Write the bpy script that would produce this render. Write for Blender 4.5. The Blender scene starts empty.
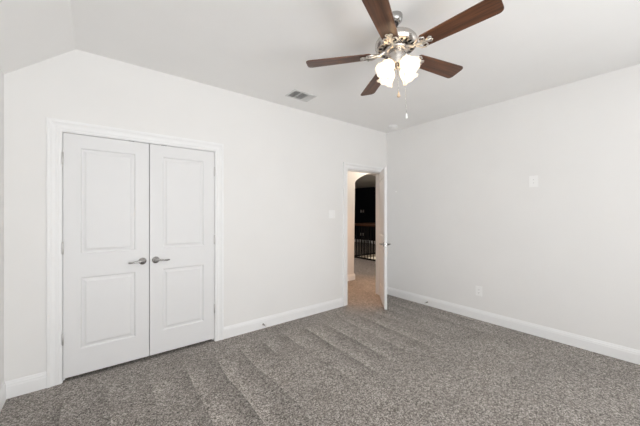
import bpy, bmesh, math, random
from math import sin, cos, pi, radians
from mathutils import Vector, Matrix
random.seed(7)
scene = bpy.context.scene
COL = scene.collection

# ------------------------------------------------------------------ camera, light, exposure
cam_data = bpy.data.cameras.new('camera')
cam_data.sensor_width = 36.0
cam_data.lens = 284.5 * 36 / 640
cam_data.clip_start = 0.02
cam = bpy.data.objects.new('camera', cam_data)
cam.location = (0, 0, 1.385)
cam.rotation_euler = (radians(90), 0, radians(-38.2))
COL.objects.link(cam)
scene.camera = cam

world = bpy.data.worlds.new('sky')
scene.world = world
world.use_nodes = True
bgn = world.node_tree.nodes['Background']
bgn.inputs['Color'].default_value = (0.80, 0.90, 1.0, 1)
bgn.inputs['Strength'].default_value = 1.0

scene.view_settings.view_transform = 'Standard'
scene.view_settings.look = 'None'
scene.view_settings.gamma = 1.0
scene.view_settings.use_curve_mapping = False
scene.view_settings.exposure = 0.0
scene.cycles.diffuse_bounces = 8
scene.cycles.max_bounces = 16


def area_light(name, loc, rot, sx, sy, power, color):
    d = bpy.data.lights.new(name, 'AREA')
    d.shape = 'RECTANGLE'
    d.size, d.size_y = sx, sy
    d.energy = power
    d.color = color
    o = bpy.data.objects.new(name, d)
    o.location, o.rotation_euler = loc, rot
    COL.objects.link(o)
    return o


def point_light(name, loc, power, color, radius=0.06):
    d = bpy.data.lights.new(name, 'POINT')
    d.energy, d.color, d.shadow_soft_size = power, color, radius
    o = bpy.data.objects.new(name, d)
    o.location = loc
    COL.objects.link(o)
    return o


# daylight arriving at the windows behind the camera, plus an added ceiling fill
area_light('daylight_back_window', (0.95, -1.86, 1.45), (radians(90), 0, 0), 2.5, 2.0, 44, (1.0, 0.995, 0.985))
area_light('ceiling_fill_back_window', (0.95, -2.15, 0.55), (radians(128), 0, 0), 2.5, 1.2, 122, (1.0, 0.995, 0.985))  # upward fill added outside the window to brighten the ceiling
area_light('daylight_left_window', (-0.80, -0.80, 1.4), (radians(90), 0, radians(-90)), 0.9, 1.4, 12, (1.0, 0.995, 0.985))
area_light('daylight_right_window', (4.17, -0.85, 1.5), (radians(68), 0, radians(90)), 1.0, 1.5, 17, (1.0, 0.995, 0.985))
# ceiling lamps of the hall and the landing beyond it, plus an added floor spot
point_light('hall_ceiling_lamp', (4.75, 3.70, 2.50), 17, (1.0, 0.88, 0.72), 0.12)
sp = bpy.data.lights.new('hall_floor_spot', 'SPOT')  # unseen spot added to tint the hall floor orange
sp.energy, sp.color, sp.spot_size, sp.spot_blend, sp.shadow_soft_size = 125, (1.0, 0.46, 0.16), radians(56), 0.7, 0.05
spo = bpy.data.objects.new('hall_floor_spot', sp)
spo.location = (3.72, 3.70, 2.73)
COL.objects.link(spo)
point_light('landing_lamp', (5.0, 5.6, 2.30), 55, (1.0, 0.84, 0.76), 0.10)
point_light('stairwell_lamp', (8.0, 5.2, -0.9), 40, (1.0, 0.82, 0.58), 0.10)


# ------------------------------------------------------------------ materials
def new_mat(name):
    m = bpy.data.materials.new(name)
    m.use_nodes = True
    nt = m.node_tree
    return m, nt, nt.nodes['Principled BSDF']


def coords(nt):
    return nt.nodes.new('ShaderNodeTexCoord').outputs['Object']


def mat_plain(name, col, rough=0.5, metal=0.0, noise=0.0, nscale=8.0, bump=0.0, bscale=200.0, spec=None, coat=0.0):
    m, nt, b = new_mat(name)
    b.inputs['Roughness'].default_value = rough
    b.inputs['Metallic'].default_value = metal
    if spec is not None:
        b.inputs['Specular IOR Level'].default_value = spec
    b.inputs['Coat Weight'].default_value = coat
    c = coords(nt)
    n = nt.nodes.new('ShaderNodeTexNoise')
    n.inputs['Scale'].default_value = nscale
    n.inputs['Detail'].default_value = 4
    nt.links.new(c, n.inputs['Vector'])
    r = nt.nodes.new('ShaderNodeValToRGB')
    r.color_ramp.elements[0].position = 0.3
    r.color_ramp.elements[1].position = 0.7
    r.color_ramp.elements[0].color = tuple(max(0, x * (1 - noise)) for x in col) + (1,)
    r.color_ramp.elements[1].color = tuple(min(1, x * (1 + noise)) for x in col) + (1,)
    nt.links.new(n.outputs['Fac'], r.inputs['Fac'])
    nt.links.new(r.outputs['Color'], b.inputs['Base Color'])
    if bump > 0:
        n2 = nt.nodes.new('ShaderNodeTexNoise')
        n2.inputs['Scale'].default_value = bscale
        n2.inputs['Detail'].default_value = 3
        nt.links.new(c, n2.inputs['Vector'])
        bp = nt.nodes.new('ShaderNodeBump')
        bp.inputs['Strength'].default_value = bump
        bp.inputs['Distance'].default_value = 0.002
        nt.links.new(n2.outputs['Fac'], bp.inputs['Height'])
        nt.links.new(bp.outputs['Normal'], b.inputs['Normal'])
    return m


M = {}
M['wall'] = mat_plain('wall_paint', (0.835, 0.829, 0.820), 0.85, noise=0.008, nscale=3, bump=0.12, bscale=120, spec=0.2)
M['ceiling'] = mat_plain('ceiling_paint', (0.885, 0.882, 0.875), 0.9, noise=0.008, nscale=3, bump=0.15, bscale=120, spec=0.15)
M['trim'] = mat_plain('trim_paint', (0.875, 0.878, 0.88), 0.42, noise=0.005, spec=0.4)
M['door'] = mat_plain('door_paint', (0.79, 0.79, 0.795), 0.45, noise=0.005, bump=0.05, bscale=300, spec=0.4)
M['hall'] = mat_plain('hall_paint', (0.80, 0.79, 0.78), 0.85, noise=0.008, nscale=3, spec=0.2)
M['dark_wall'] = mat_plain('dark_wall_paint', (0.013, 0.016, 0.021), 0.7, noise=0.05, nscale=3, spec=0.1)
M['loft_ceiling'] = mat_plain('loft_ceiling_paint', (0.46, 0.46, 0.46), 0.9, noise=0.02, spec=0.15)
M['nickel'] = mat_plain('brushed_nickel', (0.56, 0.53, 0.50), 0.27, 1.0, noise=0.05, nscale=60)
M['nickel_light'] = mat_plain('polished_nickel', (0.66, 0.63, 0.59), 0.30, 1.0, noise=0.03, nscale=60)
M['nickel_bright'] = mat_plain('satin_nickel', (0.46, 0.45, 0.44), 0.22, 1.0, noise=0.04, nscale=60)
M['hinge'] = mat_plain('hinge_metal', (0.66, 0.65, 0.64), 0.38, 0.85, noise=0.03, nscale=60)
M['dark_metal'] = mat_plain('dark_bronze_metal', (0.035, 0.03, 0.028), 0.35, 0.8, noise=0.1)
M['black_iron'] = mat_plain('black_iron', (0.008, 0.008, 0.009), 0.6, 0.0, noise=0.1, spec=0.2)
M['plastic'] = mat_plain('white_plastic', (0.90, 0.90, 0.895), 0.35, noise=0.004)
M['slot'] = mat_plain('dark_slot', (0.16, 0.16, 0.16), 0.6, noise=0.02)
M['vent_shade'] = mat_plain('duct_shade_grey', (0.16, 0.16, 0.16), 0.9, noise=0.02)  # grey standing in for the shade behind the louvres
M['vent'] = mat_plain('vent_enamel', (0.66, 0.66, 0.65), 0.45, noise=0.004)
M['rail_wood'] = mat_plain('handrail_wood', (0.045, 0.017, 0.007), 0.35, noise=0.25, nscale=20)
M['fob_wood'] = mat_plain('pull_fob_wood', (0.62, 0.47, 0.33), 0.4, noise=0.08, nscale=40)
M['rubber'] = mat_plain('white_rubber', (0.70, 0.70, 0.69), 0.7, noise=0.01)


def mat_carpet():
    m, nt, b = new_mat('carpet')
    L = nt.links
    c = coords(nt)
    b.inputs['Roughness'].default_value = 1.0
    b.inputs['Specular IOR Level'].default_value = 0.02
    b.inputs['Sheen Weight'].default_value = 0.15
    b.inputs['Sheen Roughness'].default_value = 0.6

    def math(op, a, bb=None, clamp=False):
        n = nt.nodes.new('ShaderNodeMath')
        n.operation = op
        n.use_clamp = clamp
        for i, v in enumerate((a, bb)):
            if v is None:
                continue
            if isinstance(v, (int, float)):
                n.inputs[i].default_value = v
            else:
                L.new(v, n.inputs[i])
        return n.outputs[0]

    def noise(scale, detail=2, rough=0.5, vec=None):
        n = nt.nodes.new('ShaderNodeTexNoise')
        n.inputs['Scale'].default_value = scale
        n.inputs['Detail'].default_value = detail
        n.inputs['Roughness'].default_value = rough
        L.new(vec if vec is not None else c, n.inputs['Vector'])
        return n.outputs['Fac']

    # twisted tufts: every tuft its own shade of light or dark yarn
    def cells(scale, jitter=0.006):
        wv = nt.nodes.new('ShaderNodeTexVoronoi')
        wv.inputs['Scale'].default_value = scale
        L.new(c, wv.inputs['Vector'])
        sp = nt.nodes.new('ShaderNodeSeparateColor')
        L.new(wv.outputs['Color'], sp.inputs[0])
        return sp.outputs[0]
    f1 = cells(175)
    f2 = cells(100)
    f3 = noise(26, 3, 0.6)
    tuft = math('ADD', math('ADD', math('MULTIPLY', f1, 0.50), math('MULTIPLY', f2, 0.30)), math('MULTIPLY', f3, 0.20))
    ramp = nt.nodes.new('ShaderNodeValToRGB')
    e = ramp.color_ramp.elements
    e[0].position, e[0].color = 0.14, (0.046, 0.039, 0.033, 1)
    e[1].position, e[1].color = 0.86, (0.58, 0.535, 0.495, 1)
    mid = ramp.color_ramp.elements.new(0.5)
    mid.color = (0.240, 0.215, 0.193, 1)
    L.new(tuft, ramp.inputs['Fac'])
    # pile laid over by vacuuming: sawtooth strokes along y in front of the closet wall, random patches elsewhere
    sep = nt.nodes.new('ShaderNodeSeparateXYZ')
    L.new(c, sep.inputs[0])
    X, Y = sep.outputs['X'], sep.outputs['Y']
    wob = noise(0.9, 1)
    xs = math('ADD', math('DIVIDE', X, 0.27), math('MULTIPLY', math('SUBTRACT', wob, 0.5), 0.55))
    xs = math('ADD', xs, math('MULTIPLY', Y, -0.10))
    saw = math('FRACT', xs)
    stroke = math('SUBTRACT', saw, 0.5)
    mask_n = noise(2.3, 1)
    up = nt.nodes.new('ShaderNodeMapRange')
    up.interpolation_type = 'SMOOTHSTEP'
    L.new(math('ADD', Y, math('MULTIPLY', mask_n, 0.8)), up.inputs['Value'])
    up.inputs['From Min'].default_value, up.inputs['From Max'].default_value = 1.75, 2.25
    dn = nt.nodes.new('ShaderNodeMapRange')
    dn.interpolation_type = 'SMOOTHSTEP'
    L.new(Y, dn.inputs['Value'])
    dn.inputs['From Min'].default_value, dn.inputs['From Max'].default_value = 2.95, 2.55
    mask = math('MULTIPLY', up.outputs[0], dn.outputs[0])
    patch = math('SUBTRACT', noise(2.2, 3, 0.6), 0.5)
    lay = math('ADD', math('MULTIPLY', math('MULTIPLY', stroke, math('MULTIPLY', mask, math('MULTIPLY', math('SUBTRACT', noise(1.7, 1), 0.30, True), 2.2))), -0.85), math('MULTIPLY', patch, 0.55))
    gain = math('ADD', lay, 1.0)
    mul = nt.nodes.new('ShaderNodeVectorMath')
    mul.operation = 'SCALE'
    L.new(ramp.outputs['Color'], mul.inputs[0])
    L.new(gain, mul.inputs['Scale'])
    L.new(mul.outputs[0], b.inputs['Base Color'])
    bp = nt.nodes.new('ShaderNodeBump')
    bp.inputs['Strength'].default_value = 0.25
    bp.inputs['Distance'].default_value = 0.008
    L.new(tuft, bp.inputs['Height'])
    L.new(bp.outputs['Normal'], b.inputs['Normal'])
    return m


M['carpet'] = mat_carpet()


def mat_blade():
    m, nt, b = new_mat('walnut_blade')
    L = nt.links
    c = coords(nt)
    mp = nt.nodes.new('ShaderNodeMapping')
    mp.inputs['Scale'].default_value = (1.5, 26, 26)
    L.new(c, mp.inputs['Vector'])
    n = nt.nodes.new('ShaderNodeTexNoise')
    n.inputs['Scale'].default_value = 2.0
    n.inputs['Detail'].default_value = 6
    n.inputs['Roughness'].default_value = 0.65
    L.new(mp.outputs[0], n.inputs['Vector'])
    r = nt.nodes.new('ShaderNodeValToRGB')
    r.color_ramp.elements[0].position, r.color_ramp.elements[0].color = 0.32, (0.030, 0.013, 0.008, 1)
    r.color_ramp.elements[1].position, r.color_ramp.elements[1].color = 0.72, (0.165, 0.064, 0.028, 1)
    L.new(n.outputs['Fac'], r.inputs['Fac'])
    L.new(r.outputs['Color'], b.inputs['Base Color'])
    b.inputs['Roughness'].default_value = 0.38
    b.inputs['Specular IOR Level'].default_value = 0.5
    return m


M['blade'] = mat_blade()


def mat_glow(name, col, strength, trans=0.5):
    m, nt, b = new_mat(name)
    b.inputs['Base Color'].default_value = (0.9, 0.88, 0.84, 1)
    b.inputs['Roughness'].default_value = 0.35
    b.inputs['Emission Color'].default_value = col + (1,)
    b.inputs['Emission Strength'].default_value = strength
    if trans:
        tr = nt.nodes.new('ShaderNodeBsdfTranslucent')
        tr.inputs['Color'].default_value = (0.95, 0.92, 0.86, 1)
        mx = nt.nodes.new('ShaderNodeMixShader')
        mx.inputs[0].default_value = trans
        out = nt.nodes['Material Output']
        nt.links.new(b.outputs[0], mx.inputs[1])
        nt.links.new(tr.outputs[0], mx.inputs[2])
        nt.links.new(mx.outputs[0], out.inputs['Surface'])
    return m


M['shade'] = mat_glow('frosted_glass_lit', (1.0, 0.90, 0.76), 0.25, 0.5)
M['bulb'] = mat_glow('bulb_lit', (1.0, 0.74, 0.47), 55.0, 0)


def mat_pane():
    m, nt, b = new_mat('window_glass')
    tr = nt.nodes.new('ShaderNodeBsdfTransparent')
    gl = nt.nodes.new('ShaderNodeBsdfGlossy')
    gl.inputs['Roughness'].default_value = 0.02
    mx = nt.nodes.new('ShaderNodeMixShader')
    mx.inputs[0].default_value = 0.06
    nt.links.new(tr.outputs[0], mx.inputs[1])
    nt.links.new(gl.outputs[0], mx.inputs[2])
    nt.links.new(mx.outputs[0], nt.nodes['Material Output'].inputs['Surface'])
    return m


M['pane'] = mat_pane()


# ------------------------------------------------------------------ mesh helpers
def bm_new():
    return bmesh.new()


def add_box(bm, x0, x1, y0, y1, z0, z1, bevel=0.0):
    vs = [bm.verts.new((x, y, z)) for x in (x0, x1) for y in (y0, y1) for z in (z0, z1)]
    q = [(0, 1, 3, 2), (4, 6, 7, 5), (0, 4, 5, 1), (2, 3, 7, 6), (0, 2, 6, 4), (1, 5, 7, 3)]
    fs = [bm.faces.new([vs[i] for i in f]) for f in q]
    if bevel > 0:
        es = list({e for f in fs for e in f.edges})
        bmesh.ops.bevel(bm, geom=es, offset=bevel, segments=2, affect='EDGES', profile=0.6)


def add_lathe(bm, prof, n=32, mat=None, cap=True):
    """prof: list of (r, z); revolved about z, then moved by mat"""
    mat = mat or Matrix.Identity(4)
    rings = []
    for r, z in prof:
        if r < 1e-6:
            rings.append([bm.verts.new(mat @ Vector((0, 0, z)))])
        else:
            rings.append([bm.verts.new(mat @ Vector((r * cos(2 * pi * k / n), r * sin(2 * pi * k / n), z))) for k in range(n)])
    for a, b in zip(rings, rings[1:]):
        for k in range(n):
            k2 = (k + 1) % n
            if len(a) == 1 and len(b) == 1:
                continue
            if len(a) == 1:
                f = bm.faces.new((a[0], b[k2], b[k]))
            elif len(b) == 1:
                f = bm.faces.new((a[k], a[k2], b[0]))
            else:
                f = bm.faces.new((a[k], a[k2], b[k2], b[k]))
            f.smooth = True
    if cap:
        for ring in (rings[0], rings[-1]):
            if len(ring) > 1:
                bm.faces.new(ring)


def add_tube(bm, pts, rad, n=8, cap=True):
    pts = [Vector(p) for p in pts]
    rads = rad if isinstance(rad, (list, tuple)) else [rad] * len(pts)
    rings = []
    ref = None
    for i, p in enumerate(pts):
        d = (pts[min(i + 1, len(pts) - 1)] - pts[max(i - 1, 0)]).normalized()
        if ref is None:
            ref = Vector((0, 0, 1)) if abs(d.z) < 0.9 else Vector((1, 0, 0))
        u = d.cross(ref).normalized()
        ref = u.cross(d).normalized()
        rings.append([bm.verts.new(p + (u * cos(2 * pi * k / n) + ref * sin(2 * pi * k / n)) * rads[i]) for k in range(n)])
    for a, b in zip(rings, rings[1:]):
        for k in range(n):
            f = bm.faces.new((a[k], a[(k + 1) % n], b[(k + 1) % n], b[k]))
            f.smooth = True
    if cap:
        bm.faces.new(rings[0])
        bm.faces.new(rings[-1])


def add_prism(bm, poly, fn, t0, t1):
    """poly of (a, b); fn(a, b, t) -> xyz; closed solid from t0 to t1"""
    A = [bm.verts.new(fn(a, b, t0)) for a, b in poly]
    B = [bm.verts.new(fn(a, b, t1)) for a, b in poly]
    n = len(poly)
    for k in range(n):
        bm.faces.new((A[k], A[(k + 1) % n], B[(k + 1) % n], B[k]))
    bm.faces.new(A)
    bm.faces.new(B)


def obj(name, bm, mat, parent=None, kind=None, label=None, cat=None, group=None, loc=None, smooth=None):
    bmesh.ops.recalc_face_normals(bm, faces=bm.faces[:])
    me = bpy.data.meshes.new(name)
    bm.to_mesh(me)
    bm.free()
    me.materials.append(mat)
    o = bpy.data.objects.new(name, me)
    COL.objects.link(o)
    if parent is not None:
        o.parent = parent
    if loc is not None:
        o.location = loc
    tag(o, label, cat, group, kind)
    return o


def tag(o, label=None, cat=None, group=None, kind=None):
    for k, v in (('label', label), ('category', cat), ('group', group), ('kind', kind)):
        if v:
            o[k] = v
    return o


def thing(name, label, cat, loc, rot=(0, 0, 0), group=None, kind=None):
    o = bpy.data.objects.new(name, None)
    o.empty_display_size = 0.1
    o.location, o.rotation_euler = loc, rot
    COL.objects.link(o)
    return tag(o, label, cat, group, kind)


def copy_tree(o, parent=None):
    c = o.copy()
    COL.objects.link(c)
    if parent is not None:
        c.parent = parent
    for ch in list(o.children):
        copy_tree(ch, c)
    return c


def struct(name, bm, mat, label, cat):
    return obj(name, bm, mat, kind='structure', label=label, cat=cat)


# ------------------------------------------------------------------ the room shell
XL, XR, YB, YF, H = -0.539, 3.91, -1.6, 3.12, 2.75
T = 0.12
# openings in the front (closet) wall
CX0, CX1, CZ = -0.228, 1.018, 2.062       # closet rough opening
DX0, DX1, DZ = 2.968, 3.782, 2.064        # doorway rough opening

bm = bm_new()
add_box(bm, XL - T, XR + T, YB - T, YF + T, -0.08, 0)
struct('floor', bm, M['carpet'], 'grey brown cut pile carpet of the bedroom with vacuum strokes', 'floor')

bm = bm_new()
sl = (2.75 - 2.416) / (-0.131 - XL)
add_prism(bm, [(XL - T, 2.416 - T * sl), (-0.131, H), (XR + T, H), (XR + T, H + 0.14), (XL - T, H + 0.14)],
          lambda a, b, t: (a, t, b), YB - T, YF + T)
struct('ceiling', bm, M['ceiling'], 'flat off-white bedroom ceiling sloping down at the left side', 'ceiling')

bm = bm_new()
add_box(bm, XL - T, CX0, YF, YF + T, 0, H)
add_box(bm, CX0, CX1, YF, YF + T, CZ, H)
add_box(bm, CX1, DX0, YF, YF + T, 0, H)
add_box(bm, DX0, DX1, YF, YF + T, DZ, H)
add_box(bm, DX1, XR + T, YF, YF + T, 0, H)
struct('wall_front', bm, M['wall'], 'off-white wall with the closet and the open doorway', 'wall')
RW = (-1.35, -0.35, 0.65, 2.15)
bm = bm_new()
add_box(bm, XR, XR + T, YB - T, RW[0], 0, H)
add_box(bm, XR, XR + T, RW[1], YF, 0, H)
add_box(bm, XR, XR + T, RW[0], RW[1], 0, RW[2])
add_box(bm, XR, XR + T, RW[0], RW[1], RW[3], H)
struct('wall_right', bm, M['wall'], 'bare off-white wall on the right side of the room', 'wall')

# left wall with a window behind the camera
LW = (-1.25, -0.35, 0.75, 2.1)
bm = bm_new()
add_box(bm, XL - T, XL, YB - T, LW[0], 0, 2.5)
add_box(bm, XL - T, XL, LW[1], YF, 0, 2.5)
add_box(bm, XL - T, XL, LW[0], LW[1], 0, LW[2])
add_box(bm, XL - T, XL, LW[0], LW[1], LW[3], 2.5)
struct('wall_left', bm, M['wall'], 'low off-white wall at the left edge under the sloped ceiling', 'wall')
# back wall with a wide window behind the camera
BW = (-0.25, 2.15, 0.45, 2.4)
bm = bm_new()
add_box(bm, XL, BW[0], YB - T, YB, 0, H)
add_box(bm, BW[1], XR, YB - T, YB, 0, H)
add_box(bm, BW[0], BW[1], YB - T, YB, 0, BW[2])
add_box(bm, BW[0], BW[1], YB - T, YB, BW[3], H)
struct('wall_back', bm, M['wall'], 'off-white wall with a wide window behind the viewpoint', 'wall')


def window(name, fn, a0, a1, z0, z1, ncol, label):
    root = thing(name, label, 'window', (0, 0, 0), kind='structure')
    f = bm_new()
    w = 0.045
    def bx(p0, p1, q0, q1, t0=-0.09, t1=-0.03):
        c0, c1 = fn(p0, t0), fn(p1, t1)
        add_box(f, min(c0[0], c1[0]), max(c0[0], c1[0]), min(c0[1], c1[1]), max(c0[1], c1[1]), q0, q1)
    bx(a0, a0 + w, z0, z1); bx(a1 - w, a1, z0, z1); bx(a0 + w, a1 - w, z0, z0 + w); bx(a0 + w, a1 - w, z1 - w, z1)
    for k in range(1, ncol):
        a = a0 + (a1 - a0) * k / ncol
        bx(a - w / 2, a + w / 2, z0 + w, z1 - w)
    bx(a0 + w, a1 - w, (z0 + z1) / 2 - 0.02, (z0 + z1) / 2 + 0.02, -0.08, -0.04)
    obj('window_frame', f, M['trim'], root)
    f = bm_new()
    bx(a0 + w * 0.5, a1 - w * 0.5, z0 + w * 0.5, z1 - w * 0.5, -0.062, -0.058)
    obj('pane', f, M['pane'], root)


window('window_1', lambda a, t: (a, YB + t), BW[0], BW[1], BW[2], BW[3], 3, 'wide white framed window in the wall behind the viewpoint')
window('window_2', lambda a, t: (XL + t, a), LW[0], LW[1], LW[2], LW[3], 1, 'single white framed window in the left wall behind the viewpoint')

window('window_3', lambda a, t: (XR - t, a), RW[0], RW[1], RW[2], RW[3], 1, 'single white framed window in the right wall behind the viewpoint')

# ------------------------------------------------------------------ baseboards
BASE = [(0, 0), (0.015, 0), (0.015, 0.088), (0.0125, 0.094), (0.0125, 0.104), (0.008, 0.113), (0.006, 0.122), (0.004, 0.127), (0, 0.127)]


def baseboard(name, runs, label, mat=None):
    """runs: (p0, p1, normal) in plan, profile stands out along normal"""
    bm = bm_new()
    for p0, p1, nrm in runs:
        p0, p1, nrm = Vector(p0), Vector(p1), Vector(nrm)
        add_prism(bm, BASE, lambda a, b, t: (*(p0 + (p1 - p0) * t + nrm * a), b), 0, 1)
    return struct(name, bm, mat or M['trim'], label, 'baseboard')


CAS = 0.088   # casing width
baseboard('baseboard_front', [((XL, YF), (-0.309, YF), (0, -1)), ((1.099, YF), (2.881, YF), (0, -1)), ((3.864, YF), (XR, YF), (0, -1))],
          'white moulded baseboard along the closet wall')
baseboard('baseboard_right', [((XR, YB), (XR, YF), (-1, 0))], 'white moulded baseboard along the bare right wall')
baseboard('baseboard_left', [((XL, YB), (XL, YF), (1, 0))], 'white moulded baseboard along the low left wall')
baseboard('baseboard_back', [((XL, YB), (XR, YB), (0, 1))], 'white moulded baseboard along the wall behind the viewpoint')

# ------------------------------------------------------------------ door casings (mitred) with jambs
CPROF = [(0.0, 0.0), (0.0, 0.009), (0.004, 0.0105), (0.014, 0.0105), (0.018, 0.0135), (0.030, 0.0135), (0.036, 0.011), (0.048, 0.0125), (0.058, 0.016),
         (0.064, 0.0205), (0.082, 0.0205), (0.088, 0.017), (0.088, 0.0)]


def casing(bm, x0, x1, zt, y, sgn):
    """x0/x1/zt: inner edge; sgn -1 stands out toward -y"""
    def st(p):
        w, t = p
        return [(x0 - w, y + sgn * t, 0), (x0 - w, y + sgn * t, zt + w), (x1 + w, y + sgn * t, zt + w), (x1 + w, y + sgn * t, 0)]
    cols = [[bm.verts.new(q) for q in st(p)] for p in CPROF]
    n = len(cols)
    for i in range(n):
        a, b = cols[i], cols[(i + 1) % n]
        for k in range(3):
            bm.faces.new((a[k], a[k + 1], b[k + 1], b[k]))
    bm.faces.new([c[0] for c in cols])
    bm.faces.new([c[3] for c in cols])


def jamb(bm, ox0, ox1, oz, x0, x1, zt, y0, y1):
    add_box(bm, ox0, x0, y0, y1, 0, oz)
    add_box(bm, x1, ox1, y0, y1, 0, oz)
    add_box(bm, x0, x1, y0, y1, zt, oz)


bm = bm_new()
jamb(bm, CX0, CX1, CZ, -0.2155, 1.0055, 2.047, YF, YF + T)
casing(bm, -0.221, 1.011, 2.054, YF, -1)
# door stop strip behind the leaves
add_box(bm, -0.2155, -0.203, YF + 0.042, YF + 0.055, 0, 2.047)
add_box(bm, 0.993, 1.0055, YF + 0.042, YF + 0.055, 0, 2.047)
add_box(bm, -0.203, 0.993, YF + 0.042, YF + 0.055, 2.035, 2.047)
struct('trim_1', bm, M['trim'], 'white moulded casing around the double closet doors', 'door casing')

bm = bm_new()
jamb(bm, DX0, DX1, DZ, 2.983, 3.768, 2.05, YF, YF + T)
casing(bm, 2.977, 3.774, 2.056, YF, -1)
casing(bm, 2.977, 3.774, 2.056, YF + T, 1)
add_box(bm, 2.983, 2.995, YF + 0.04, YF + 0.075, 0, 2.05)
add_box(bm, 3.756, 3.768, YF + 0.04, YF + 0.075, 0, 2.05)
add_box(bm, 2.995, 3.756, YF + 0.04, YF + 0.075, 2.038, 2.05)
struct('trim_2', bm, M['trim'], 'white moulded casing around the open doorway to the hall', 'door casing')


# ------------------------------------------------------------------ panel doors
def door_leaf(w, h, t, both=True, stile=0.107, rails=((0.212, 0.812), (1.012, 1.902))):
    """leaf from x=0..w, y=0 (front) .. t, z=0..h, with two moulded panels"""
    bm = bm_new()
    px0, px1 = stile, w - stile

    def face_side(y, s):
        # s=+1: recess goes toward +y
        def quad(a, b, c, d):
            bm.faces.new([bm.verts.new(p) for p in (a, b, c, d)])
        zs = [0, rails[0][0], rails[0][1], rails[1][0], rails[1][1], h]
        quad((0, y, 0), (px0, y, 0), (px0, y, h), (0, y, h))
        quad((px1, y, 0), (w, y, 0), (w, y, h), (px1, y, h))
        for k in (0, 2, 4):
            quad((px0, y, zs[k]), (px1, y, zs[k]), (px1, y, zs[k + 1]), (px0, y, zs[k + 1]))
        for z0, z1 in rails:
            rings = []
            for inset, dep in ((0, 0), (0.004, 0.002), (0.010, 0.0105), (0.020, 0.0105), (0.028, 0.0085), (0.040, 0.0025)):
                rings.append([bm.verts.new(p) for p in (
                    (px0 + inset, y + s * dep, z0 + inset), (px1 - inset, y + s * dep, z0 + inset),
                    (px1 - inset, y + s * dep, z1 - inset), (px0 + inset, y + s * dep, z1 - inset))])
            for a, b in zip(rings, rings[1:]):
                for k in range(4):
                    bm.faces.new((a[k], a[(k + 1) % 4], b[(k + 1) % 4], b[k]))
            bm.faces.new(rings[-1])
    face_side(0, 1)
    face_side(t, -1)
    for quad in (((0, 0, 0), (0, t, 0), (0, t, h), (0, 0, h)), ((w, 0, 0), (w, t, 0), (w, t, h), (w, 0, h)),
                 ((0, 0, 0), (w, 0, 0), (w, t, 0), (0, t, 0)), ((0, 0, h), (w, 0, h), (w, t, h), (0, t, h))):
        bm.faces.new([bm.verts.new(p) for p in quad])
    bmesh.ops.remove_doubles(bm, verts=bm.verts[:], dist=1e-5)
    return bm


def lever_handle(parent, x, y, z, side, sgn, name='door_handle'):
    """rosette on plane y, lever pointing along side*x, standing out sgn*y"""
    h = thing(name, 'satin nickel lever handle', None, (x, y, z))
    h.parent = parent
    mt = Matrix.Rotation(radians(90 if sgn < 0 else -90), 4, 'X')
    bm = bm_new()
    add_lathe(bm, [(0.0, 0.0), (0.032, 0.0), (0.0325, 0.004), (0.029, 0.009), (0.020, 0.013), (0.0125, 0.016), (0.0115, 0.040), (0.0, 0.040)], 28, mt, cap=False)
    obj('rosette', bm, M['nickel_bright'], h)
    bm = bm_new()
    s = sgn
    add_tube(bm, [(-side * 0.014, s * 0.043, 0.001), (0, s * 0.046, 0.002), (side * 0.025, s * 0.049, 0.0025), (side * 0.055, s * 0.052, -0.001),
                  (side * 0.085, s * 0.052, -0.004), (side * 0.108, s * 0.048, -0.002), (side * 0.114, s * 0.045, 0.0)],
             [0.008, 0.0125, 0.0095, 0.0085, 0.008, 0.0075, 0.004], 12)
    obj('lever', bm, M['nickel_bright'], h)
    return h


def hinge(parent, x, y, z):
    bm = bm_new()
    add_lathe(bm, [(0.0, -0.052), (0.0035, -0.050), (0.0065, -0.045), (0.0065, 0.045), (0.0035, 0.050), (0.0, 0.052)], 14, Matrix.Translation((x, y, z)), cap=False)
    o = obj('hinge', bm, M['hinge'], parent)
    o['label'] = 'small metal hinge barrel'
    return o


DB = 0.030    # closet leaf bottom above the carpet
DH = 2.012
for nm, x0, x1, lab in (('door_1', -0.2115, 0.3945, 'left leaf of the white double closet doors with two raised panels'),
                        ('door_2', 0.4005, 1.0015, 'right leaf of the white double closet doors with two raised panels')):
    root = thing(nm, lab, 'closet door', (x0, YF + 0.003, DB), kind='structure')
    w = x1 - x0
    obj('door_leaf', door_leaf(w, DH, 0.035), M['door'], root)
    left = nm == 'door_1'
    lever_handle(root, w - 0.053 if left else 0.049, 0, 0.905, -1 if left else 1, -1)
    for hz in (0.325, 1.068, 1.803):
        hinge(root, -0.002 if left else w + 0.002, -0.0068, hz)
    # ball catch plate on the top edge
    bm = bm_new()
    cx = w - 0.14 if left else 0.12
    add_box(bm, cx - 0.022, cx + 0.022, -0.001, 0.018, DH, DH + 0.003)
    add_lathe(bm, [(0.006, DH + 0.002), (0.005, DH + 0.0035), (0.0, DH + 0.0045)], 12, Matrix.Translation((cx, 0.009, 0)))
    obj('ball_catch', bm, M['dark_metal'], root)

# the hall door, hinged at the right jamb and standing open into the room
HW = 0.755
root = thing('door_3', 'white panel door standing open edge on toward the viewer', 'door', (3.762, YF - 0.002, 0.018), (0, 0, radians(45.8)), kind='structure')
leaf = obj('door_leaf', door_leaf(HW, 2.022, 0.035), M['door'], root, loc=(-HW, 0, 0))
lever_handle(root, -HW + 0.062, 0, 0.915, 1, -1)
lever_handle(root, -HW + 0.062, 0.035, 0.915, 1, 1)
bm = bm_new()
add_box(bm, -HW - 0.0012, -HW + 0.001, 0.006, 0.029, 0.885, 0.945)
obj('latch_plate', bm, M['nickel_bright'], root)
for hz in (0.25, 1.0, 1.78):
    hinge(root, 0.0045, -0.006, hz)

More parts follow.
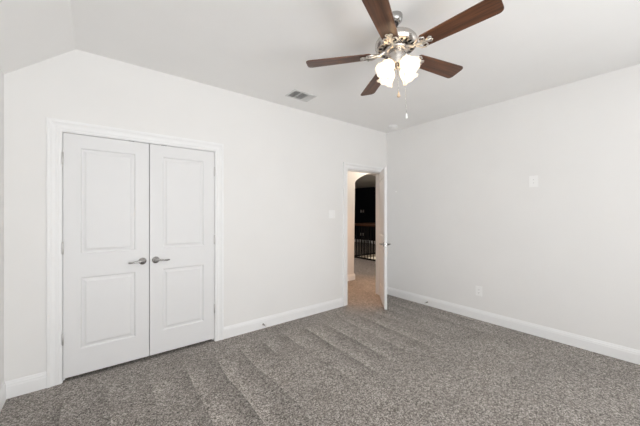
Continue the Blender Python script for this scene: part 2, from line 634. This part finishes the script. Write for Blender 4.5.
# inside of the closet, behind the closed leaves
bm = bm_new()
add_box(bm, -0.62, 2.0, 3.85, 3.9, -0.08, H)
add_box(bm, -0.62, -0.57, YF + T, 3.85, -0.08, H)
add_box(bm, 1.95, 2.0, YF + T, 3.85, -0.08, H)
add_box(bm, -0.57, 1.95, YF + T, 3.85, H - 0.05, H)
add_box(bm, -0.57, 1.95, YF + T, 3.85, -0.08, 0.0)
struct('wall_closet', bm, M['wall'], 'closet interior behind the closed double doors', 'wall')

# ------------------------------------------------------------------ hall and landing seen through the doorway
AY0, AY1 = 4.20, 4.34
LX, LY = 6.37, 6.37           # corner of the stairwell
EX = 9.85                     # dark far wall
bm = bm_new()
add_box(bm, 2.5, LX, YF + T, LY, -0.08, 0)
add_box(bm, 2.5, EX, LY, 12.0, -0.08, 0)
struct('floor_hall', bm, M['carpet'], 'carpet of the hall and landing beyond the doorway', 'floor')
bm = bm_new()
add_box(bm, 2.4, LX, YF + T, AY1, H, H + 0.12)
struct('ceiling_hall', bm, M['hall'], 'low hall ceiling just beyond the doorway', 'ceiling')
bm = bm_new()
add_box(bm, 2.4, 2.5, YF + T, AY0, 0, H)
struct('wall_hall_left', bm, M['hall'], 'beige end wall of the hall beyond the doorway', 'wall')
bm = bm_new()
add_box(bm, LX, LX + 0.1, YF, AY1, -2.8, H)
struct('wall_hall_right', bm, M['hall'], 'beige right end wall of the hall beyond the doorway', 'wall')
bm = bm_new()
add_box(bm, XR + T, LX, YF, YF + T, 0, H)
struct('wall_hall_back', bm, M['hall'], 'beige hall wall continuing right of the bedroom', 'wall')

# wall with the segmental arch
AX0, AX1, ASP, ARISE = 4.212, 5.44, 2.02, 0.23
bm = bm_new()
hw = (AX1 - AX0) / 2
Rr = (hw * hw + ARISE * ARISE) / (2 * ARISE)
cz = ASP + ARISE - Rr
a_max = math.asin(hw / Rr)
poly = [(2.4, 0), (AX0, 0), (AX0, ASP)]
for k in range(1, 24):
    a = -a_max + 2 * a_max * k / 24
    poly.append(((AX0 + AX1) / 2 + Rr * sin(a), cz + Rr * cos(a)))
poly += [(AX1, ASP), (AX1, 0), (LX, 0), (LX, H), (2.4, H)]
add_prism(bm, poly, lambda a, b, t: (a, t, b), AY0, AY1)
# rounded plaster corner along the edge of the opening
es = []
for e in bm.edges:
    mids = (e.verts[0].co + e.verts[1].co) / 2
    inside = all(AX0 - 1e-4 <= v.co.x <= AX1 + 1e-4 and v.co.z <= ASP + ARISE + 1e-3 for v in e.verts)
    if inside and abs(e.verts[0].co.y - e.verts[1].co.y) < 1e-6 and mids.z > 0.01:
        es.append(e)
bmesh.ops.bevel(bm, geom=es, offset=0.02, segments=4, affect='EDGES', profile=0.5)
struct('wall_hall_front', bm, M['hall'], 'beige hall wall with an arched opening', 'wall')
baseboard('baseboard_hall', [((2.5, AY0), (AX0 + 0.012, AY0), (0, -1)), ((AX1 - 0.012, AY0), (LX, AY0), (0, -1)), ((AX0, AY0), (AX0, AY1), (1, 0)), ((AX1, AY0), (AX1, AY1), (-1, 0))],
          'white baseboard beside the hall arch')

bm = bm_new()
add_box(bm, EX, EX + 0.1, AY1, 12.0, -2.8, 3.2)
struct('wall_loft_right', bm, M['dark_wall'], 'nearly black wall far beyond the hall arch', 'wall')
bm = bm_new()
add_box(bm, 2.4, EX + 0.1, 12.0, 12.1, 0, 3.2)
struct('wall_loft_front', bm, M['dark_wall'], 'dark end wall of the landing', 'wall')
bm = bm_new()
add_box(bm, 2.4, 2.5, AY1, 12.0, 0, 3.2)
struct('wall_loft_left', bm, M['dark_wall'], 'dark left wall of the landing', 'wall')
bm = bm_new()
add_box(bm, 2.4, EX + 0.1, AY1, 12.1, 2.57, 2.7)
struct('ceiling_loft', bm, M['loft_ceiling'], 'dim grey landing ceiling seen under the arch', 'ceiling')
baseboard('baseboard_loft', [((EX, LY), (EX, 12.0), (-1, 0))], 'white baseboard at the foot of the dark far wall')
# stairwell below the railing
bm = bm_new()
add_box(bm, LX, EX, LY, LY + 0.1, -2.8, -0.08)
add_box(bm, LX - 0.1, LX, AY1, LY + 0.1, -2.8, -0.08)
struct('wall_stairwell', bm, M['hall'], 'cream stairwell wall below the landing railing', 'wall')
bm = bm_new()
add_box(bm, LX - 0.1, EX + 0.1, YF, LY + 0.1, -2.9, -2.8)
struct('floor_stairwell', bm, M['carpet'], 'carpeted floor at the bottom of the stairwell', 'floor')
bm = bm_new()
add_box(bm, LX + 0.1, EX, AY0 - 0.1, AY1, -2.8, 2.6)
struct('wall_stairwell_back', bm, M['hall'], 'stairwell wall beside the hall', 'wall')

# railing around the stairwell
rail = thing('stair_railing', 'stair railing with wooden handrail and thin black balusters seen through the arch', 'railing', (LX - 0.06, LY + 0.06, 0))
ox, oy = LX - 0.06, LY + 0.06
bm = bm_new()
hp = [(-0.030, 0.995), (0.030, 0.995), (0.034, 1.02), (0.027, 1.045), (0.012, 1.056), (-0.012, 1.056), (-0.027, 1.045), (-0.034, 1.02)]
add_prism(bm, hp, lambda a, b, t: (a, t, b), AY1 + 0.02 - oy, -0.036)
obj('handrail', bm, M['rail_wood'], rail)
bm = bm_new()
add_prism(bm, hp, lambda a, b, t: (t, a, b), 0.036, EX - 0.02 - ox)
obj('handrail', bm, M['rail_wood'], rail)
bm = bm_new()
add_box(bm, -0.022, 0.022, AY1 + 0.02 - oy, -0.036, 0.0, 0.045, 0.004)
obj('bottom_rail', bm, M['black_iron'], rail)
bm = bm_new()
add_box(bm, 0.036, EX - 0.02 - ox, -0.022, 0.022, 0.0, 0.045, 0.004)
obj('bottom_rail', bm, M['black_iron'], rail)
bm = bm_new()
add_box(bm, -0.036, 0.036, -0.036, 0.036, 0, 1.09, 0.004)
add_box(bm, -0.046, 0.046, -0.046, 0.046, 1.09, 1.115, 0.006)
obj('newel_post', bm, M['black_iron'], rail)
bm = bm_new()
add_box(bm, -0.0075, 0.0075, -0.0075, 0.0075, 0.045, 0.995)
add_lathe(bm, [(0.008, 0.50), (0.014, 0.515), (0.016, 0.53), (0.014, 0.545), (0.008, 0.56)], 10)
bal = obj('baluster', bm, M['black_iron'], rail)
first = True
for k in range(1, 18):
    c = bal if first else bal.copy()
    if not first:
        COL.objects.link(c)
    first = False
    c.location = (0, -0.115 * k, 0)
for k in range(1, 29):
    c = bal.copy()
    COL.objects.link(c)
    c.location = (0.115 * k, 0, 0)

# ------------------------------------------------------------------ ceiling fan with light kit
FX, FY, FZ = 1.627, 1.2147, 2.482       # centre of the blade plane
tilt = Vector((-0.0055, 0.0515, 1.0)).normalized()
TO_CEIL = (H - FZ)
fan_base = Vector((FX, FY, FZ)) + tilt * (TO_CEIL / tilt.z)
q = Vector((0, 0, 1)).rotation_difference(tilt)
fan = thing('ceiling_fan', 'five-blade ceiling fan with dark walnut blades, nickel motor and lit glass shades', 'ceiling fan', fan_base, q.to_euler())
# local frame: z = 0 at the ceiling, blade plane at z = -BP
BP = TO_CEIL
bm = bm_new()
add_lathe(bm, [(0.0, 0.006), (0.050, 0.006), (0.052, -0.004), (0.051, -0.022), (0.046, -0.040), (0.036, -0.050), (0.024, -0.055), (0.0, -0.055)], 36, cap=False)
obj('canopy', bm, M['nickel_bright'], fan)
bm = bm_new()
add_lathe(bm, [(0.0, -0.053), (0.024, -0.053), (0.022, -0.066), (0.016, -0.072), (0.016, -0.106), (0.0, -0.106)], 20, cap=False)
obj('downrod', bm, M['dark_metal'], fan)
bm = bm_new()
add_lathe(bm, [(0.0, -0.098), (0.028, -0.098), (0.034, -0.106), (0.040, -0.122), (0.070, -0.132), (0.100, -0.148), (0.124, -0.166), (0.139, -0.186), (0.144, -0.202),
               (0.143, -0.214), (0.137, -0.219), (0.135, -0.228), (0.124, -0.234), (0.088, -0.238), (0.084, -0.232), (0.0, -0.232)], 48, cap=False)
mh = obj('motor_housing', bm, M['nickel'], fan)
# dark cooling slots on the underside ring
for k in range(20):
    bm = bm_new()
    a = 2 * pi * k / 20
    R_ = Matrix.Rotation(a, 4, 'Z')
    pts = [(0.098, -0.007), (0.121, -0.009), (0.121, 0.009), (0.098, 0.007)]
    lo = [bm.verts.new(R_ @ Vector((x, y, -0.2405 + (x - 0.088) * 0.17))) for x, y in pts]
    hi = [bm.verts.new(R_ @ Vector((x, y, -0.2345 + (x - 0.088) * 0.17))) for x, y in pts]
    bm.faces.new(lo); bm.faces.new(hi)
    for i in range(4):
        bm.faces.new((lo[i], lo[(i + 1) % 4], hi[(i + 1) % 4], hi[i]))
    obj('vent_slot', bm, M['dark_metal'], mh)
bm = bm_new()
add_lathe(bm, [(0.0, -0.231), (0.080, -0.231), (0.080, -0.250), (0.070, -0.258), (0.0, -0.258)], 36, cap=False)
obj('flywheel', bm, M['nickel'], fan)
bm = bm_new()
add_lathe(bm, [(0.0, -0.254), (0.046, -0.254), (0.050, -0.258), (0.058, -0.268), (0.060, -0.280), (0.056, -0.310), (0.050, -0.322), (0.050, -0.346), (0.042, -0.356),
               (0.022, -0.360), (0.014, -0.370), (0.007, -0.378), (0.0, -0.380)], 32, cap=False)
obj('switch_housing', bm, M['nickel'], fan)

# blades: local x runs outward
RB, R0 = 0.628, 0.175
PITCH = radians(-11)


def blade_outline():
    pts = []
    L0, L1 = R0, RB
    w0, w1 = 0.052, 0.068
    lo = [(L0, -w0 + 0.012), (L0 + 0.012, -w0)]
    for k in range(1, 8):
        t = k / 8
        lo.append((L0 + 0.012 + (L1 - 0.03 - L0 - 0.012) * t, -(w0 + (w1 - w0) * t ** 0.9)))
    pts = lo[:]
    # rounded tip corners
    for k in range(7):
        a = -pi / 2 + pi / 2 * k / 6
        pts.append((L1 - 0.030 + 0.030 * cos(a), -w1 + 0.030 + 0.030 * sin(a)))
    for k in range(7):
        a = pi / 2 * k / 6
        pts.append((L1 - 0.030 + 0.030 * cos(a), w1 - 0.030 + 0.030 * sin(a)))
    pts += [(x, -y) for x, y in reversed(lo)]
    return pts


def make_blade():
    bm = bm_new()
    tt = 0.006
    rot = Matrix.Rotation(PITCH, 4, 'X')
    add_prism(bm, blade_outline(), lambda a, b, t: tuple(rot @ Vector((a, b, t))), -tt / 2, tt / 2)
    bl = obj('blade', bm, M['blade'], fan, loc=(0, 0, -BP))
    # cast bracket: a stem from the flywheel that splits into scrolls under the blade root
    bm = bm_new()
    zb = BP - 0.248
    def P(x, y, z):
        v = rot @ Vector((x, y, 0)) if x > 0.16 else Vector((x, y, 0))
        return (v.x, v.y, v.z + z)
    under = -0.0085
    add_tube(bm, [(0.068, 0, zb), (0.092, 0, zb - 0.004), (0.118, 0, zb - 0.022), (0.140, 0, 0.0), P(0.165, 0, under), P(0.205, 0, under), P(0.240, 0, under)],
             [0.013, 0.012, 0.010, 0.009, 0.009, 0.008, 0.005], 10)
    for s in (-1, 1):
        sc = [(0.125, 0.004 * s, 0.006), (0.140, 0.022 * s, -0.002), P(0.165, 0.040 * s, under), P(0.188, 0.046 * s, under), P(0.206, 0.036 * s, under),
              P(0.205, 0.020 * s, under), P(0.190, 0.014 * s, under), P(0.182, 0.024 * s, under)]
        add_tube(bm, sc, [0.005, 0.0052, 0.0052, 0.005, 0.0048, 0.0045, 0.0042, 0.0035], 8)
        sc = [P(0.206, 0.002 * s, under), P(0.222, 0.016 * s, under), P(0.236, 0.022 * s, under), P(0.246, 0.012 * s, under), P(0.240, 0.002 * s, under)]
        add_tube(bm, sc, [0.0045, 0.0045, 0.0045, 0.004, 0.0035], 8)
    palm = [(0.150, -0.010), (0.185, -0.014), (0.215, -0.013), (0.243, -0.007), (0.243, 0.007), (0.215, 0.013), (0.185, 0.014), (0.150, 0.010)]
    add_prism(bm, palm, lambda a, b, t: P(a, b, t), under + 0.0035, under + 0.0005)
    br = obj('blade_bracket', bm, M['nickel_light'], bl)
    for x, y in ((0.192, 0.040), (0.192, -0.040), (0.236, 0)):
        bm = bm_new()
        p = P(x, y, under - 0.006)
        add_lathe(bm, [(0.0, -0.003), (0.004, -0.0015), (0.0045, 0.003)], 8, Matrix.Translation(p), cap=False)
        obj('screw', bm, M['nickel_bright'], bl)
    return bl


b0 = make_blade()
b0.rotation_euler.z = radians(133.3)
for k in range(1, 5):
    c = copy_tree(b0, fan)
    c.rotation_euler.z = radians(133.3 - 72 * k)

# light kit: four arms with tulip glass shades and bulbs
view_ang = math.atan2(FY, FX)


def make_lamp(ang):
    arm_bm = bm_new()
    d = Vector((cos(ang), sin(ang), 0))
    LZ = -0.343
    add_tube(arm_bm, [d * 0.042 + Vector((0, 0, LZ + 0.006)), d * 0.054 + Vector((0, 0, LZ + 0.006)), d * 0.062 + Vector((0, 0, LZ)), d * 0.070 + Vector((0, 0, LZ - 0.010))],
             [0.011, 0.011, 0.012, 0.020], 12)
    arm = obj('lamp_arm', arm_bm, M['nickel'], fan)
    axis = Vector((d.x * 0.70, d.y * 0.70, -0.71)).normalized()
    mt = Matrix.Translation(d * 0.056 + Vector((0, 0, LZ - 0.004))) @ Vector((0, 0, 1)).rotation_difference(axis).to_matrix().to_4x4()
    bm = bm_new()
    # bell of frosted glass with a flared, gently scalloped rim; shell with real thickness
    n = 40
    out = [(0.022, 0.004), (0.030, 0.009), (0.039, 0.020), (0.045, 0.036), (0.0475, 0.054), (0.048, 0.072), (0.050, 0.086), (0.056, 0.098), (0.062, 0.105)]
    inn = [(r - 0.003, z) for r, z in reversed(out)]
    rings = []
    for r, z in out + inn:
        ring = []
        for k in range(n):
            a = 2 * pi * k / n
            fl = max(0, (z - 0.08) / 0.026)
            ring.append(bm.verts.new(mt @ Vector((r * cos(a), r * sin(a), z + 0.0035 * fl * cos(8 * a)))))
        rings.append(ring)
    for i in range(len(rings)):
        a_, b_ = rings[i], rings[(i + 1) % len(rings)]
        for k in range(n):
            f = bm.faces.new((a_[k], a_[(k + 1) % n], b_[(k + 1) % n], b_[k]))
            f.smooth = True
    sh = obj('glass_shade', bm, M['shade'], fan)
    bm = bm_new()
    add_lathe(bm, [(0.0, 0.012), (0.011, 0.012), (0.012, 0.034), (0.017, 0.046), (0.021, 0.060), (0.019, 0.074), (0.011, 0.084), (0.0, 0.087)], 20, mt, cap=False)
    obj('bulb', bm, M['bulb'], sh)


for k in range(4):
    make_lamp(view_ang + pi / 4 + k * pi / 2)


def pull_chain(x, y, ztop, zbot, fob, label):
    bm = bm_new()
    n = int((ztop - zbot) / 0.0065)
    add_tube(bm, [(x, y, ztop), (x, y, zbot)], 0.0013, 6)
    for k in range(n):
        z = ztop - 0.0065 * k
        add_lathe(bm, [(0.0, 0.0021), (0.0024, 0.001), (0.0024, -0.001), (0.0, -0.0021)], 6, Matrix.Translation((x, y, z)), cap=False)
    ch = obj('pull_chain', bm, M['nickel'], fan)
    bm = bm_new()
    add_lathe(bm, fob[0], 18, Matrix.Translation((x, y, zbot)), cap=False)
    f = obj('pull_fob', bm, fob[1], ch)
    f['label'] = label


right = Vector((sin(view_ang), -cos(view_ang), 0))
back = Vector((cos(view_ang), sin(view_ang), 0))
p1 = right * 0.0 - back * 0.046
pull_chain(p1.x, p1.y, -0.340, -0.555, ([(0.0, 0.004), (0.004, 0.0), (0.005, -0.012), (0.009, -0.022), (0.011, -0.030), (0.008, -0.036), (0.0, -0.037)], M['fob_wood']), 'light wooden pull fob')
p2 = right * 0.045 - back * 0.020
pull_chain(p2.x, p2.y, -0.320, -0.700, ([(0.0, 0.004), (0.004, 0.0), (0.0055, -0.014), (0.0075, -0.028), (0.006, -0.034), (0.0, -0.036)], M['plastic']), 'white pull fob')

# ------------------------------------------------------------------ ceiling register
vx0, vx1, vy0, vy1 = 1.722, 2.025, 2.632, 2.845
vc = ((vx0 + vx1) / 2, (vy0 + vy1) / 2)
vent = thing('ceiling_vent', 'rectangular white air register with angled louvres in the ceiling', 'air vent', (vc[0], vc[1], H))
hx, hy = (vx1 - vx0) / 2, (vy1 - vy0) / 2
bm = bm_new()
fw = 0.022
for a in ((-hx, hx, -hy, -hy + fw), (-hx, hx, hy - fw, hy), (-hx, -hx + fw, -hy + fw, hy - fw), (hx - fw, hx, -hy + fw, hy - fw)):
    add_box(bm, a[0], a[1], a[2], a[3], -0.007, 0.0)
ix0, ix1, iy0, iy1 = -hx + fw, hx - fw, -hy + fw, hy - fw
d1 = ix0 + (ix1 - ix0) * 0.32
d2 = ix0 + (ix1 - ix0) * 0.72
for dx in (d1, d2):
    add_box(bm, dx - 0.005, dx + 0.005, iy0, iy1, -0.0065, 0.0)
obj('frame', bm, M['vent'], vent)
bm = bm_new()
add_box(bm, ix0, ix1, iy0, iy1, -0.0012, -0.0002)  # thin dark sheet in place of the shaded duct
obj('duct_shade_sheet', bm, M['vent_shade'], vent)


def louvre(x0, x1, y0, y1, tx, ty):
    bm = bm_new()
    if ty:
        add_prism(bm, [(y0, -0.0018), (y0 + 0.001, -0.0018), (y0 + 0.001 + ty, -0.0105), (y0 + ty, -0.0105)], lambda a, b, t: (t, a, b), x0, x1)
    else:
        add_prism(bm, [(x0, -0.0018), (x0 + 0.001, -0.0018), (x0 + 0.001 + tx, -0.0105), (x0 + tx, -0.0105)], lambda a, b, t: (a, t, b), y0, y1)
    obj('louvre', bm, M['vent'], vent)


for s0, s1 in ((ix0, d1 - 0.005), (d1 + 0.005, d2 - 0.005)):
    n = 9
    for k in range(n):
        y = iy0 + 0.004 + (iy1 - iy0 - 0.008) * k / (n - 0.2)
        louvre(s0, s1, y, y, 0, -0.006)
for k in range(7):
    x = d2 + 0.008 + (ix1 - d2 - 0.016) * k / 6.2
    louvre(x, x, iy0, iy1, 0.010, 0)

# smoke detector
sd = thing('smoke_detector', 'round white smoke detector on the ceiling near the far corner', 'smoke detector', (3.66, 2.80, H))
bm = bm_new()
add_lathe(bm, [(0.0, 0.0), (0.068, 0.0), (0.068, -0.012), (0.0, -0.012)], 32, cap=False)
obj('mounting_base', bm, M['plastic'], sd)
bm = bm_new()
add_lathe(bm, [(0.0, -0.012), (0.062, -0.012), (0.060, -0.026), (0.050, -0.036), (0.030, -0.040), (0.0, -0.041)], 32, cap=False)
obj('cover', bm, M['plastic'], sd)

# ------------------------------------------------------------------ wall plates (local x across, -y out of the wall)
def plate_mesh(w, h):
    bm = bm_new()
    add_box(bm, -w / 2, w / 2, -0.006, 0.0, -h / 2, h / 2, 0.0018)
    return bm


def outlet(label, loc, rz):
    r = thing('wall_outlet', label, 'electrical outlet', loc, (0, 0, rz))
    obj('cover_plate', plate_mesh(0.078, 0.125), M['plastic'], r)
    for z in (0.021, -0.021):
        bm = bm_new()
        add_box(bm, -0.0165, 0.0165, -0.0082, -0.006, z - 0.0145, z + 0.0145, 0.001)
        f = obj('socket', bm, M['plastic'], r)
        bm = bm_new()
        add_box(bm, -0.0075, -0.0055, -0.0086, -0.0081, z - 0.003, z + 0.007)
        add_box(bm, 0.0055, 0.0075, -0.0086, -0.0081, z - 0.003, z + 0.007)
        add_lathe(bm, [(0.0, 0.0), (0.0025, 0.0), (0.0025, 0.0005), (0.0, 0.0005)], 10, Matrix.Translation((0, -0.0081, z - 0.009)) @ Matrix.Rotation(radians(90), 4, 'X'), cap=False)
        obj('slots', bm, M['slot'], f)
    return r


# right wall: outward is -x
outlet('white power outlet low on the right wall above the baseboard', (XR, 1.628, 0.371), radians(-90))
r = thing('media_plate', 'white recessed media plate at mid height on the right wall', 'wall plate', (XR, 1.040, 1.745), (0, 0, radians(-90)))
bm = bm_new()
w, h = 0.082, 0.128
for a in ((-w / 2, w / 2, -h / 2, -h / 2 + 0.022), (-w / 2, w / 2, h / 2 - 0.022, h / 2), (-w / 2, -0.014, -h / 2 + 0.022, h / 2 - 0.022), (0.014, w / 2, -h / 2 + 0.022, h / 2 - 0.022)):
    add_box(bm, a[0], a[1], -0.006, 0.0, a[2], a[3])
obj('cover_plate', bm, M['plastic'], r)
bm = bm_new()
add_box(bm, -0.014, 0.014, -0.0025, 0.0, -h / 2 + 0.022, h / 2 - 0.022)
obj('insert', bm, M['plastic'], r)
for z in (0.018, -0.018):
    bm = bm_new()
    add_lathe(bm, [(0.0, 0.0), (0.005, 0.0), (0.005, 0.006), (0.0, 0.006)], 12, Matrix.Translation((0, -0.0025, z)) @ Matrix.Rotation(radians(90), 4, 'X'), cap=False)
    obj('jack', bm, M['vent'], r)

# light switch between closet and doorway
r = thing('light_switch', 'white double rocker light switch beside the open doorway', 'light switch', (2.672, YF, 1.368))
obj('cover_plate', plate_mesh(0.118, 0.118), M['plastic'], r)
for x in (-0.023, 0.023):
    bm = bm_new()
    add_prism(bm, [(-0.006, -0.033), (-0.0105, -0.033), (-0.0075, 0.0), (-0.0065, 0.033), (-0.006, 0.033)], lambda a, b, t: (t, a, b), x - 0.0165, x + 0.0165)
    obj('rocker', bm, M['plastic'], r)

# tiny round cover on the right wall by the door
bm = bm_new()
add_lathe(bm, [(0.0, 0.0), (0.014, 0.0), (0.013, 0.005), (0.008, 0.007), (0.0, 0.0075)], 20, Matrix.Translation((XR, 2.93, 1.733)) @ Matrix.Rotation(radians(-90), 4, 'Y'), cap=False)
obj('wall_button', bm, M['plastic'], label='tiny round white cover on the right wall just past the open door', cat='wall fitting')

# plates on the dark wall of the landing: outward is -x
wd = thing('light_switch', 'small white double switch plate high on the black wall beyond the arch', 'light switch', (EX, 9.30, 1.47), (0, 0, radians(-90)))
for x in (-0.05, 0.05):
    obj('cover_plate', plate_mesh(0.075, 0.12), M['plastic'], wd, loc=(x * 1.5, 0, 0))
    bm = bm_new()
    add_prism(bm, [(-0.006, -0.033), (-0.0105, -0.033), (-0.0075, 0.0), (-0.0065, 0.033), (-0.006, 0.033)], lambda a, b, t: (t, a, b), x * 1.5 - 0.0165, x * 1.5 + 0.0165)
    obj('rocker', bm, M['plastic'], wd)
wo = outlet('left one of two white outlets low on the black wall beyond the arch', (EX, 9.38, 0.38), radians(-90))
wo['group'] = 'outlets on the far black wall'
w2 = copy_tree(wo)
w2.location = (EX, 9.22, 0.38)
w2['label'] = 'right one of two white outlets low on the black wall beyond the arch'

# ------------------------------------------------------------------ spring door stops on the baseboards
def door_stop(label, loc, rz):
    r = thing('door_stop', label, 'door stop', loc, (0, 0, rz), group='spring door stops on the baseboards')
    bm = bm_new()
    mt = Matrix.Rotation(radians(90), 4, 'X')
    add_lathe(bm, [(0.0, 0.0), (0.011, 0.0), (0.011, 0.003), (0.007, 0.007), (0.0, 0.007)], 16, mt, cap=False)
    obj('base', bm, M['nickel_bright'], r)
    bm = bm_new()
    pts = []
    for k in range(0, 8 * 10 + 1):
        a = 2 * pi * k / 10
        t = k / 80
        pts.append(((0.0062 - 0.001 * t) * cos(a), -0.006 - 0.052 * t, (0.0062 - 0.001 * t) * sin(a)))
    add_tube(bm, pts, 0.0017, 6)
    obj('spring', bm, M['nickel_bright'], r)
    bm = bm_new()
    add_lathe(bm, [(0.0, 0.056), (0.007, 0.056), (0.0085, 0.060), (0.0085, 0.070), (0.006, 0.074), (0.0, 0.075)], 16, mt, cap=False)
    obj('rubber_tip', bm, M['rubber'], r)


door_stop('spring door stop on the baseboard right of the closet', (1.575, YF - 0.015, 0.050), 0)
door_stop('spring door stop on the right wall baseboard past the open door', (XR - 0.015, 2.351, 0.052), radians(-90))
